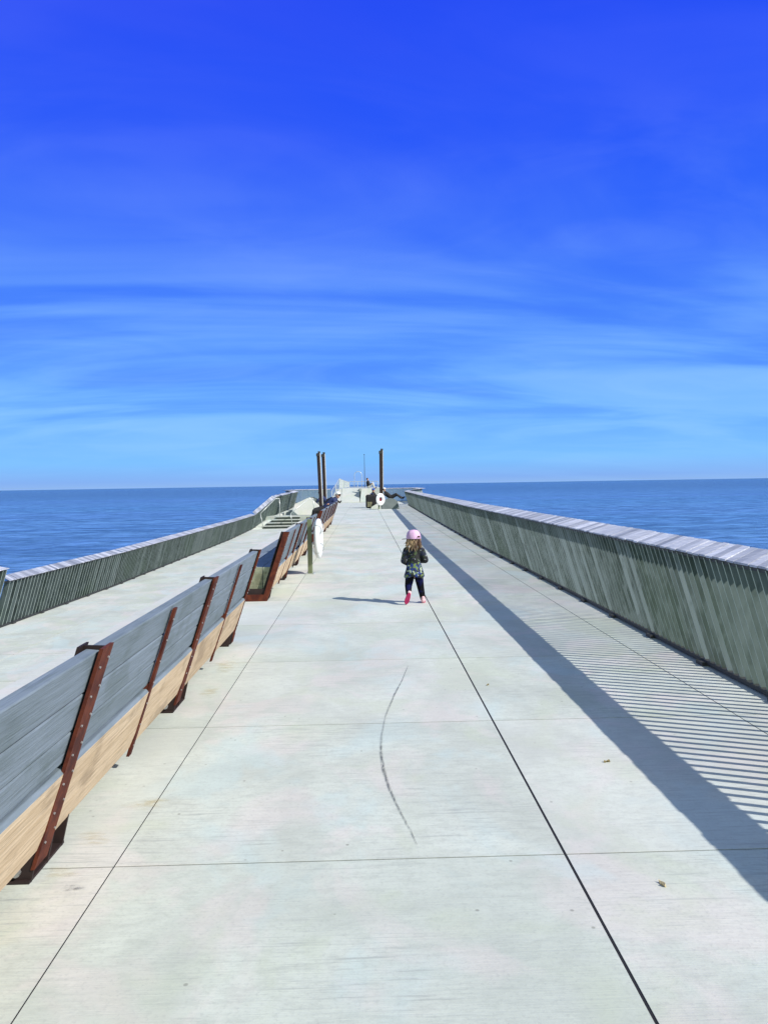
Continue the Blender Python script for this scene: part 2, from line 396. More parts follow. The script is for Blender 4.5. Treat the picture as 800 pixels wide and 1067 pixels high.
# ---- upper landing, ramp and end platform
mb = MB()
mb.box(-7.3, -2.353, 50.25, 56.0, WATER_Z-.5, -.484)
tag(mb.build('landing', M['deck']), kind='structure')
mb = MB()   # sloping strip along the railing beside the stairs
mb.hexa([(-7.25, 48.0, -1.6), (-6.62, 48.4, -1.6), (-5.45, 52.0, -1.6), (-6.2, 51.2, -1.6), (-7.25, 48.0, PZ+.006), (-6.62, 48.4, PZ+.006), (-5.45, 52.0, -.30), (-6.35, 51.2, -.55)])
mb.hexa([(-6.35, 51.2, -1.6), (-5.45, 52.0, -1.6), (-4.3, 55.4, -1.6), (-5.15, 55.4, -1.6), (-6.35, 51.2, -.55), (-5.45, 52.0, -.30), (-4.3, 55.4, .0), (-5.15, 55.4, .0)])
tag(mb.build('sloping_path', M['deck']), kind='structure')
mb = MB()
mb.box(-6.5, -2.353, 55.4, 66.4, WATER_Z-.5, -.004)
mb.box(-2.35, 4.6, 64.12, 66.4, WATER_Z-.5, -.003)
mb.hexa([(3.30, 54.6, WATER_Z-.5), (4.75, 57.5, WATER_Z-.5), (4.75, 66.4, WATER_Z-.5), (3.50, 66.4, WATER_Z-.5), (3.30, 54.6, -.006), (4.75, 57.5, -.006), (4.75, 66.4, -.006), (3.50, 66.4, -.006)])
tag(mb.build('end_platform', M['deck']), kind='structure')
mb = MB()
mb.prism([(64.4, .02), (67.8, 1.18), (86, 1.18), (86, -4.6), (64.4, -4.6)], -2.0, -.46, axis='x')
tag(mb.build('ramp', M['conc']), kind='structure')
mb = MB()
mb.box(-.455, 1.5, 67.0, 86, -4.6, 1.176)
tag(mb.build('upper_platform', M['conc']), kind='structure')

# stairs
mb = MB(); rise = .18
for k in range(4):
    y0 = 48.7 + .36*k; xl = -6.5 + .25*k
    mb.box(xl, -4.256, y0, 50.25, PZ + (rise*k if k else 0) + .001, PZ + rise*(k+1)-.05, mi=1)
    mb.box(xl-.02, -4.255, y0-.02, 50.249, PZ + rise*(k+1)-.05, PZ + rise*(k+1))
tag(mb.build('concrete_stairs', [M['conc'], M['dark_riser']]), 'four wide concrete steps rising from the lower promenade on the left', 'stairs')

# ================================================================== RAILINGS
def railing(label, side, segs, group=None, mat='fin'):
    """segs: list of polylines [(x, y, zbase, zcap), ...]; side=+1: deck lies towards -normal"""
    root = empty('railing', label, 'railing', group, loc=(segs[0][0][0], segs[0][0][1], segs[0][0][2]))
    root['_w'] = tuple(root.location)
    for pl in segs:
        for a, b in zip(pl, pl[1:]):
            A = Vector(a[:2]); B = Vector(b[:2]); T = (B-A); Ln = T.length; T.normalize()
            inn = Vector((-T.y, T.x)) * side        # towards the walking side
            n = max(1, int(Ln/pitch)); fm = MB()
            drift = 0
            for k in range(n):
                t = (k+.5)/n; P = A.lerp(B, t); z0 = a[2]+(b[2]-a[2])*t + .045; z1 = a[3]+(b[3]-a[3])*t - .025
                ln = .275 * (z1-z0)/.9
                th = TH; dp = DP
                jj = random.uniform(-.004, .004)
                def pt(off, z, s): q = P + inn*off + T*(s+jj); return (q.x, q.y, z)
                o1 = ln + random.uniform(-.003, .003)
                drift = .8*drift + .2*random.gauss(0, .6)
                rr = min(1, max(0, .30 + drift + random.uniform(-.16, .16) + (random.random() < .14)*random.uniform(.3, .8)))
                nf0 = len(fm.f); fm.hexa([pt(0, z0, -th), pt(-dp, z0, -th), pt(-dp, z0, th), pt(0, z0, th), pt(o1, z1, -th), pt(o1-dp, z1+.006, -th), pt(o1-dp, z1+.006, th), pt(o1, z1, th)], rr); fm.mi[nf0+5] = 1; fm.mi[nf0+3] = 1
            fm.build('slat_panel', [M[mat], M['fin_edge']], root, origin=(a[0], a[1], a[2]))
            # cap of skewed planks
            cm = MB(); w = .33; nb = max(2, int(Ln/.105))
            for k in range(nb):
                t0 = k/nb; t1 = (k+1)/nb - .0025/ (Ln/nb) * (1/nb)
                gap = .010/Ln; t1 = (k+1)/nb - gap
                q = []
                dz = random.uniform(-.003, .003); e = random.uniform(-.004, .004)
                for zz in (-.014, 0):
                    for tt, of, up in ((t0, 0, 0), (t0, w, .055), (t1, w, .055), (t1, 0, 0)):
                        sk = (w*.95 if of else 0)/Ln
                        tt2 = tt + sk
                        if tt2 > 1 + .02: tt2 = 1 + (tt2-1)*.0 if k == nb-1 else min(tt2, 1+.001*k)
                        P = A.lerp(B, tt2); zc_ = a[3]+(b[3]-a[3])*min(tt2, 1)
                        h = (zc_ - (a[2]+(b[2]-a[2])*min(tt2, 1)))
                        pos = P + inn*(.275*h/.95 + .01 - of + e)
                        q.append((pos.x, pos.y, zc_ + up + zz + dz))
                cm.hexa(q)
            cm.build('cap_planks', M['cap_wood'], root, origin=(a[0], a[1], a[3]))
            # under-cap angle and base rail
            um = MB()
            def bar(of0, of1, za0, za1, zfun):
                q = []
                for zz in (za0, za1):
                    for P, pr in ((A, a), (B, b)):
                        pass
                pts = []
                for zz in (za0, za1):
                    for P, pr, of in ((A, a, of0), (A, a, of1), (B, b, of1), (B, b, of0)):
                        p2 = P + inn*of; pts.append((p2.x, p2.y, zfun(pr)+zz))
                return pts
            hh = .275
            um.hexa(bar(hh-.012, hh-.10, -.040, -.018, lambda pr: pr[3]))
            um.build('top_angle', M['dark_steel'], root, origin=(a[0], a[1], a[3]))
            bm_ = MB(); bm_.hexa(bar(.012, -.07, .012, .044, lambda pr: pr[2]))
            nc = int(Ln/1.1)
            for k in range(nc):
                P = A.lerp(B, (k+.5)/nc); z0 = a[2]+(b[2]-a[2])*(k+.5)/nc
                q = []
                for zz in (.001, .03):
                    for of, s in ((.05, -.06), (-.08, -.06), (-.08, .06), (.05, .06)):
                        p2 = P + inn*of + T*s; q.append((p2.x, p2.y, z0+zz))
                bm_.hexa(q, 1.0)
            bm_.build('base_rail', M['dark_steel'], root, origin=(a[0], a[1], a[2]))
    del root['_w']
    return root
M['grey_fin'] = metal('darker_grey_fins', (.045, .065, .06), (.15, .19, .19), .6, .3)  # darker grey than the galvanised fins, for the left promenade railings
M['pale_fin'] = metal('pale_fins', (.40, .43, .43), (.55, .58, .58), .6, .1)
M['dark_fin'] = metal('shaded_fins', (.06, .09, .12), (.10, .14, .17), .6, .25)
pitch = .096; TH = .005; DP = .064
M['fin_edge'] = metal('sunlit_cut_edges', (.30, .37, .34), (.40, .46, .44), .5, .2)  # cut slat edges made paler, with sunlight put into the colour
railing('long leaning metal slat railing with plank cap along the right deck edge', +1,
        [[(2.74, -5.6, 0, .955), (2.72, 10, 0, .95), (2.69, 18, 0, .955), (2.84, 35, 0, .97), (3.06, 54.5, 0, .99)]])
pitch = .085; TH = .024
railing('slat railing turning outward and across the far right end of the pier', +1,
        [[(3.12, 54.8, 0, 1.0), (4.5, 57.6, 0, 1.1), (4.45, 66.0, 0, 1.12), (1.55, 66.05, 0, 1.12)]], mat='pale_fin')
pitch = .15; TH = .009; DP = .105
railing('long low slat railing with plank cap along the lower left promenade', -1,
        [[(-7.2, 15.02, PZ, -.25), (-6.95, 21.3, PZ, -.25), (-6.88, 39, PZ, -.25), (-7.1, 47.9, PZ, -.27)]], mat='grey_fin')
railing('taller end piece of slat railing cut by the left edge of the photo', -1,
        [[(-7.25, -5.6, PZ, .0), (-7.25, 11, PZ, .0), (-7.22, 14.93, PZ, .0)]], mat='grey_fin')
pitch = .12; TH = .010
railing('slat railing climbing beside the steps and then running level up to the far end', -1,
        [[(-7.1, 48.0, PZ, -.27), (-6.25, 51.2, -.62, .80), (-5.05, 55.2, -.02, 1.08)]])
pitch = .085; TH = .024
railing('dark see-through slat railing across the far left end behind the twin masts', -1,
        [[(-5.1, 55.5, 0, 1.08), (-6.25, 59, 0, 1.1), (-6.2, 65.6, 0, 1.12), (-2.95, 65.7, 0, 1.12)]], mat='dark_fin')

# ================================================================== BENCHES
def bx(z): return -(1.305 - .34*z)          # front face line of the posts
def bench(label, ys, bevel_=.006):
    root = empty('bench', label, 'bench', 'timber benches lined up along the deck edge', loc=(-1.5, ys[0], 0))
    root['_w'] = tuple(root.location)
    y0, y1 = ys[0]+.0, ys[-1]+.0
    tq = Vector((.34, 0, 1)).normalized()
    # backrest planks, broken at each main post
    for zt, zb in ((.880, .727), (.721, .582), (.576, .452)):
        m = MB()
        for a, b in zip(ys, ys[1:]):
            f = .022
            m.prism([(bx(zb)-f, zb), (bx(zt)-f, zt), (bx(zt)-f-.055, zt+.006), (bx(zb)-f-.055, zb+.006)], a+.006, b-.006)
        m.build('backrest_plank', M['grey_wood'], root, bevel=bevel_, origin=(-1.1, ys[0], zb))
    # seat timbers
    for k in range(3):
        m = MB()
        for a, b in zip(ys, ys[1:]):
            if k == 0:
                prof = [(bx(.435)-.004, .420), (bx(.435)-.018, .436), (bx(.435)-.20, .437), (bx(.435)-.20, .09), (bx(.07)-.09, .080), (bx(.09)-.03, .092), (bx(.12)-.008, .125), (bx(.20)-.002, .20)]
            else:
                xr = bx(.435)-.206 - (k-1)*.20; prof = [(xr, .437), (xr-.194, .437), (xr-.194, .12), (xr, .12)]
            nb = len(m.f); m.prism(prof, a+.004, b-.004)
            fs = list(range(nb, len(m.f)))
            for fi in fs:
                vs_ = [m.v[i] for i in m.f[fi]]
                if max(v[1] for v in vs_)-min(v[1] for v in vs_) < 1e-6: m.mi[fi] = 1
                elif k == 0 and max(v[2] for v in vs_) < .425: m.mi[fi] = 2
        m.build('seat_timber', [M['grey_wood'], M['end_wood'], M['tan_wood']], root, bevel=.006, origin=(-1.3, ys[0], .1))
    for i, y in enumerate(ys):
        # main post: front flange, web, back flange + bolts
        m = MB(); zt, zb = .895, .05; w = .060 if i < len(ys)-1 else .02; t = .011
        m.prism([(bx(zb)+.004, zb), (bx(zt)+.004, zt), (bx(zt)-t, zt), (bx(zb)-t, zb)], y-w, y+w, .5)
        m.prism([(bx(zb)-t, zb), (bx(zt)-t, zt), (bx(zt)-.100, zt+.004), (bx(zb)-.100, zb)], y-.0045, y+.0045, .5, mi=2)
        zm = .45
        m.prism([(bx(zm)-.090, zm), (bx(zt)-.090, zt+.006), (bx(zt)-.100, zt+.006), (bx(zm)-.100, zm)], y-.05, y+.05, .5, mi=2)
        for k in range(7):
            z = .16 + k*.112
            for s in (-1, 1):
                zz = z + s*.012; x = bx(zz)+.004
                m.tube([(x-.002, y+s*w*.62, zz), (x+.005, y+s*w*.62, zz-.002)], .0048, 6, mi=1)
        m.build('support_post', [M['rust'], M['bolt'], M['rust_dark']], root, bevel=.0, origin=(-1.3, y, 0))
        # foot plates
        m = MB()
        for dy in (-.05, .10, .25) if i < len(ys)-1 else (-.16, -.05):
            yy = y + dy
            m.prism([(-1.30, .0), (-1.262, .16), (-1.55, .16), (-1.60, .0)], yy-.006, yy+.006, .5)
        m.box(-1.60, -1.30, y-.07, y+.27 if i < len(ys)-1 else y+.01, .0015, .012, .5)
        m.tube([(-1.35, y-.058, .045), (-1.35, y-.075, .045)], .017, 8, mi=1)
        m.build('foot_plate', [M['rust_dark'], M['bolt']], root, origin=(-1.4, y, 0))
    for a, b in zip(ys, ys[1:]):
        y = (a+b)/2 + .02; m = MB(); zt, zb = .862, .075; w = .022
        m.prism([(bx(zb)+.004, zb), (bx(zt)+.004, zt), (bx(zt)-.012, zt), (bx(zb)-.012, zb)], y-w, y+w, .5)
        m.prism([(bx(.43)-.01, .43), (bx(.465)-.01, .462), (bx(.465)-.10, .462), (bx(.43)-.10, .43)], y-w, y+w, .5)
        for k in range(7):
            z = .13 + k*.112; x = bx(z)+.004
            m.tube([(x-.002, y, z), (x+.005, y, z-.002)], .0045, 6, mi=1)
        m.build('brace_bar', [M['rust'], M['bolt']], root, origin=(-1.3, y, 0))
    # end frames (open steel channel closing the seat)
    for y, s in ((ys[0], -1), (ys[-1], 1)):
        m = MB(); ya, yb = sorted((y + s*.07, y + s*.085))
        m.prism([(-1.30, .0), (-1.275, .085), (-1.88, .085), (-1.88, .0)], min(y, y+s*.085), max(y, y+s*.085), .5)
        m.build('end_frame', M['rust'], root, origin=(-1.5, y, 0))
    # seat side channel on near ends: wide flange facing along the pier
    y = ys[0]; m = MB()
    m.prism([(bx(.02)+.003, .02), (bx(.90)+.003, .90), (bx(.90)-.062, .905), (bx(.02)-.062, .02)], y-.082, y-.070, .5)
    m.build('end_plate', M['rust'], root, origin=(-1.2, y, 0))
    del root['_w']
    return root
bench('nearest long timber bench with grey backrest planks and rusty steel posts', [-3.60, -1.41, .78, 2.97, 5.16, 7.35])
bench('middle timber bench ending beside the near life ring post', [10.08, 12.27, 14.46, 16.6])
bench('farthest timber bench where a person in a white cap leans back', [18.2, 20.39, 22.58, 24.77, 26.96, 29.15])

# ================================================================== LIFE RINGS
def life_ring(label, loc, rz, post_h=.92, zc=.62, rad=.31, post_mat='olive', tilt=0):
    root = empty('life_ring_post', label, 'life ring', 'life rings on posts', loc=loc, rz=rz)
    m = MB(); m.box(-.037, .037, -.037, .037, .012, post_h); m.build('post', M[post_mat], root, bevel=.004)
    m = MB(); m.box(-.085, .085, -.075, .075, 0, .012)
    for a in (-1, 1):
        for b in (-1, 1): m.tube([(a*.065, b*.055, .01), (a*.065, b*.055, .024)], .008, 6)
    m.build('base_plate', M['steel'], root)
    # ring: torus with flattened section, mounted in front of the post (-y side)
    bm = bmesh.new(); nu, nv = 48, 14; R0 = rad*.66; r1 = rad*.34
    vs_ = []
    for i in range(nu):
        a = 2*math.pi*i/nu
        for j in range(nv):
            b = 2*math.pi*j/nv; cb, sb = math.cos(b), math.sin(b)
            sx = math.copysign(abs(cb)**.75, cb)*r1; sy = math.copysign(abs(sb)**.75, sb)*.046
            rr = R0 + sx; vs_.append(bm.verts.new((rr*math.cos(a)*.93, -.150+sy, zc+rr*math.sin(a)*1.06)))
    for i in range(nu):
        for j in range(nv):
            bm.faces.new((vs_[i*nv+j], vs_[((i+1) % nu)*nv+j], vs_[((i+1) % nu)*nv+(j+1) % nv], vs_[i*nv+(j+1) % nv]))
    bmesh.ops.recalc_face_normals(bm, faces=bm.faces)
    me = bpy.data.meshes.new('ring'); bm.to_mesh(me); bm.free(); me.materials.append(M['white'])
    me.polygons.foreach_set('use_smooth', [True]*len(me.polygons))
    o = bpy.data.objects.new('ring', me); COL.objects.link(o); o.parent = root
    m = MB(); m.tube([(0, -.080, zc), (0, -.110, zc)], [rad*.38, rad*.38], 24); m.build('backing_disc', M['red'], root)
    m = MB()
    for k in range(4):
        a = math.pi/4 + k*math.pi/2
        m.box(-.001, .001, 0, .001, 0, .001) if False else None
        c = Vector((R0*math.cos(a)*.93, -.150, zc+R0*math.sin(a)*1.06)); u = Vector((math.cos(a), 0, math.sin(a)))
        pts = [c + u*(r1+.008)*math.cos(t)+Vector((0, 1, 0))*.07*math.sin(t) for t in [2*math.pi*i/12 for i in range(13)]]
        m = MB(); m.tube(pts, .006, 5, caps=False); m.build('rope_loop', M['steel'], root)
    for q_ in (-.085, .095):
        m = MB(); m.box(-.05, .05, -.078, -.038, zc+q_-.015, zc+q_+.015); m.build('bracket', M['steel'], root)
    return root
life_ring('white life ring on an olive post beside the middle bench, seen almost edge on', (-.945, 13.0, 0), R(85), .93, .60, .32)
life_ring('white life ring facing the viewer in front of the right mast', (.83, 45.8, 0), R(36), .72, .60, .35)

# ================================================================== HANDRAILS AT THE STEPS
def handrail(label, pts_):
    root = empty('handrail', label, 'handrail', 'handrails at the steps', loc=pts_[0])
    root['_w'] = tuple(root.location)
    a, b, c, d = [Vector(p) for p in pts_]
    m = MB(); m.tube([a + Vector((0, 0, 0)), b], .022, 8); m.build('handrail_post', M['steel'], root, smooth=True, origin=a)
    m = MB(); cc = c + Vector((-.25, -.2, 0)); m.tube([b, b.lerp(cc, .5), cc, c + Vector((-.06, 0, 0)), c], .024, 8); m.build('grab_bar', M['steel'], root, smooth=True, origin=b)
    m = MB(); m.tube([c, d], .022, 8); m.build('handrail_post', M['steel'], root, smooth=True, origin=d)
    del root['_w']
handrail('pale tubular handrail at the left side of the concrete steps', [(-6.45, 48.72, PZ+.01), (-6.62, 48.65, -.24), (-5.58, 50.3, .67), (-5.58, 50.4, -.482)])
handrail('pale tubular handrail at the right side of the concrete steps', [(-4.62, 48.75, -1.02), (-4.72, 48.7, -.25), (-3.38, 50.3, .64), (-3.34, 50.4, -.482)])

# ================================================================== FACETED BLOCKS
def facet(name, label, cat, verts, faces, mat, group=None):
    m = MB(); m.add(verts, faces, .4)
    o = m.build(name, M[mat], bevel=.03); 
    me = o.data; bm = bmesh.new(); bm.from_mesh(me); bmesh.ops.recalc_face_normals(bm, faces=bm.faces); bm.to_mesh(me); bm.free()
    return tag(o, label, cat, group)
def rock(name, label, cat, front, depth, mat, taper=.7, group=None):
    """front: outline (x,z) at y0; swept back and narrowed"""
    y0 = front[0]; pts = front[1]; n = len(pts)
    cxm = sum(p[0] for p in pts)/n; zb = min(p[1] for p in pts)
    v = [(x, y0 + (z-zb)*.55, z) for x, z in pts] + [(cxm+(x-cxm)*taper, y0+depth, zb+(z-zb)*.9) for x, z in pts]
    fs = [tuple(range(n)), tuple(range(2*n-1, n-1, -1))] + [(i, (i+1) % n, (i+1) % n+n, i+n) for i in range(n)]
    return facet(name, label, cat, v, fs, mat, group)
G = 'angular lounging blocks'
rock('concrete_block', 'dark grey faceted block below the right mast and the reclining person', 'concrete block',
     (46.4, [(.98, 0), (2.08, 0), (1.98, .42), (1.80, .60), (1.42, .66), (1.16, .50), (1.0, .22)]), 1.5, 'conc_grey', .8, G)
rock('concrete_block', 'low pale angular block at the foot of the life ring below the single mast', 'concrete block',
     (46.35, [(.30, 0), (.95, 0), (.95, .30), (.74, .34), (.38, .14)]), 1.2, 'conc', .8, G)
rock('concrete_block', 'largest pale faceted block on the landing above the steps', 'concrete block',
     (51.5, [(-5.05, -.48), (-3.35, -.48), (-3.0, .05), (-3.72, .70), (-4.0, .60), (-4.75, .25), (-4.85, -.10)]), 2.0, 'conc', .85, G)
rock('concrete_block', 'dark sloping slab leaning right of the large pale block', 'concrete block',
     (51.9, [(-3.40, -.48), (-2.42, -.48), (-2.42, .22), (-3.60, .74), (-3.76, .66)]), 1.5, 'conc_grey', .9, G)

# ================================================================== MASTS, POLE, HOOP
def mast(label, x, y, z0, z1, lean=0., light=False):
    root = empty('steel_mast', label, 'mast', 'rusty steel masts', loc=(x, y, z0))
    h = z1-z0; m = MB(); w = .10
    def hb(x0, x1, y0, y1):
        m.hexa([(x0, y0, 0), (x1, y0, 0), (x1, y1, 0), (x0, y1, 0), (x0+lean, y0, h), (x1+lean, y0, h), (x1+lean, y1, h), (x0+lean, y1, h)], .5)
    hb(-w, w, -.11, -.095); hb(-w, w, .095, .11); hb(-.008, .008, -.094, .094)
    m.build('beam', M['rust_dark'], root)
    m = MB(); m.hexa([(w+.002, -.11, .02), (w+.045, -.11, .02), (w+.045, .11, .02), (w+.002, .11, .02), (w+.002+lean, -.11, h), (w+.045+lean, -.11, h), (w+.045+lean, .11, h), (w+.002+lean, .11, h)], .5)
    m.build('sunlit_side', M['light_cloth'], root)  # pale strip added as the sunlit right side of the mast
    m = MB(); m.box(-.13+lean, .06+lean, -.13, .10, h-.20, h-.03, .5); m.box(-.02+lean, .13+lean, -.06, .06, h+.001, h+.12, .5); m.build('lamp_head', M['dark_steel'], root)
    m = MB(); m.box(-.26, .26, -.26, .26, -.002, .02, .5); m.build('base_plate', M['rust_dark'], root)
    return root
mast('red-brown steel mast, left one of the close pair on the left', -2.89, 50.5, -.1, 3.60, -.12)
mast('darker steel mast, right one of the close pair on the left', -2.72, 52.5, -.1, 3.62, -.08, True)
mast('single dark steel mast standing right of the centre above the life ring', 1.02, 48.5, 0, 3.62, .03, True)
m = MB(); m.tube([(0, 0, 0), (0, 0, 3.4)], [.035, .02], 8); m.tube([(0, 0, 3.4), (0, 0, 3.47)], [.05, .05], 8)
o = m.build('thin_pole', M['dark_steel']); o.location = (0.0, 80, 1.178); tag(o, 'thin bare pole rising in the centre of the far upper platform', 'pole')
m = MB(); pts = [(-.38, 0, 0), (-.38, 0, 1.3)] + [(-.38*math.cos(a), 0, 1.3+.38*math.sin(a)) for a in [math.pi*k/12 for k in range(1, 12)]] + [(.38, 0, 1.3), (.38, 0, 0)]
m.tube(pts, .026, 8); o = m.build('pipe_hoop', M['steel'], smooth=True); o.location = (-.68, 80, 1.18); tag(o, 'upside down U shaped pipe hoop on the far upper platform left of the thin pole', 'pipe hoop')

def picket(name, label, pts_, hs, gap, mat='steel', rail_r=.028, pick_r=.010):
    """pts (x,y,z): base line ; hs heights"""
    root = empty(name, label, 'railing', None, loc=pts_[0]); root['_w'] = tuple(root.location)
    m = MB(); tops = [Vector(p)+Vector((0, 0, h)) for p, h in zip(pts_, hs)]
    m.tube(tops, rail_r, 8); m.build('top_rail', M[mat], root, origin=pts_[0])
    for (p, h), (q, g) in zip(zip(pts_, hs), zip(pts_[1:], hs[1:])):
        m = MB(); p = Vector(p); q = Vector(q); n = max(1, int((q-p).length/gap))
        for k in range(n):
            t = (k+.5)/n; b = p.lerp(q, t); m.tube([b+Vector((0, 0, .06)), b+Vector((0, 0, h+(g-h)*t))], pick_r, 4, caps=False)
        m.build('picket_panel', M[mat], root, origin=p)
    m = MB(); m.tube([Vector(p)+Vector((0, 0, .07)) for p in pts_], rail_r*.8, 6); m.build('bottom_rail', M[mat], root, origin=pts_[0])
    for p, h in zip(pts_, hs):
        m = MB(); m.tube([Vector(p)+Vector((0, 0, .001)), Vector(p)+Vector((0, 0, h+.01))], .035, 6); m.build('railing_post', M[mat], root, origin=p)
    del root['_w']; return root
picket('ramp_railing', 'pale picket railing climbing the left side of the far ramp', [(-2.8, 64.5, 0), (-2.5, 66.1, .57), (-2.22, 67.8, 1.14), (-2.1, 74.0, 1.14), (-1.75, 85, 1.18)], [1.0, .96, .92, .82, .64], .30, pick_r=.013, rail_r=.022)
mb = MB(); mb.hexa([(-2.95, 64.4, -4.6), (-2.004, 64.4, -4.6), (-2.004, 67.8, -4.6), (-2.5, 67.8, -4.6), (-2.95, 64.4, .0), (-2.004, 64.4, .0), (-2.004, 67.8, 1.14), (-2.5, 67.8, 1.14)]); mb.box(-2.5, -2.004, 67.802, 86, -4.6, 1.14); tag(mb.build('ramp_edge', M['conc']), kind='structure')
picket('platform_railing', 'light horizontal railing across the back of the far upper platform', [(-1.7, 85.2, 1.176), (-.8, 85.2, 1.176), (.5, 85.2, 1.176), (1.45, 85.2, 1.176)], [.66]*4, .5)
facet('concrete_block', 'grey box-shaped block standing right of the far ramp', 'concrete block',
      [(-.44, 65.2, 0), (.75, 65.2, 0), (.75, 66.9, 0), (-.44, 66.9, 0), (-.30, 65.6, 1.16), (.72, 65.6, 1.16), (.72, 66.9, 1.16), (-.30, 66.9, 1.16)],
      [(0, 3, 2, 1), (4, 5, 6, 7), (0, 1, 5, 4), (1, 2, 6, 5), (2, 3, 7, 6), (3, 0, 4, 7)], 'conc', G)
# plant tray with greenery near the dark slab
root = empty('planter', 'low planter with green shrubs behind the dark sloping slab', 'planter', None, (-3.1, 54.0, -.48))
m = MB(); m.box(-.7, .7, -.35, .35, 0, .45); m.build('tray', M['dark_steel'], root)
m = MB()
for k in range(260):
    c = Vector((random.uniform(-.65, .65), random.uniform(-.3, .3), .45+abs(random.gauss(0, .14)))); d = Vector([random.gauss(0, 1) for _ in range(3)]).normalized()*.07; e = d.cross(Vector((random.random(), random.random(), 1))).normalized()*.03
    m.add([c-d, c+e, c+d, c-e], [(0, 1, 2, 3)])
m.build('shrub', M['green'], root)

# ================================================================== PEOPLE
def cone_sphere(bm, a, b, ra, rb, seg=14):
    a = Vector(a); b = Vector(b)
    for c, r in ((a, ra), (b, rb)):
        bmesh.ops.create_uvsphere(bm, u_segments=seg, v_segments=seg//2+2, radius=r, matrix=Matrix.Translation(c))
    d = b-a
    if d.length > 1e-4:
        rot = d.to_track_quat('Z', 'Y').to_matrix().to_4x4()
        bmesh.ops.create_cone(bm, cap_ends=True, segments=seg, radius1=ra, radius2=rb, depth=d.length, matrix=Matrix.Translation((a+b)/2) @ rot)
def blob(name, chains, vox, mat, parent, ell=(), smooth_it=3):
    """one continuous surface grown from tapered limbs; ell: (centre, radii, rot z)"""
    bm = bmesh.new()
    for ch in chains:
        for (p, rp), (q, rq) in zip(ch, ch[1:]): cone_sphere(bm, p, q, rp, rq)
    for e in ell:
        c, rr = e[0], e[1]; rz = e[2] if len(e) > 2 else Matrix.Identity(3)
        mat4 = Matrix.Translation(c) @ rz.to_4x4() @ Matrix.Diagonal((*rr, 1))
        bmesh.ops.create_uvsphere(bm, u_segments=20, v_segments=14, radius=1, matrix=mat4)
    me = bpy.data.meshes.new(name); bm.to_mesh(me); bm.free()
    o = bpy.data.objects.new(name, me); COL.objects.link(o)
    rm = o.modifiers.new('r', 'REMESH'); rm.mode = 'VOXEL'; rm.voxel_size = vox; rm.use_smooth_shade = True
    sm = o.modifiers.new('s', 'SMOOTH'); sm.iterations = smooth_it; sm.factor = .5
    dg = bpy.context.evaluated_depsgraph_get(); me2 = bpy.data.meshes.new_from_object(o.evaluated_get(dg)); me2.name = name
    o.modifiers.clear(); o.data = me2; bpy.data.meshes.remove(me)
    me2.materials.clear(); me2.materials.append(M[mat]); me2.polygons.foreach_set('use_smooth', [True]*len(me2.polygons))
    if parent is not None: o.parent = parent
    return o

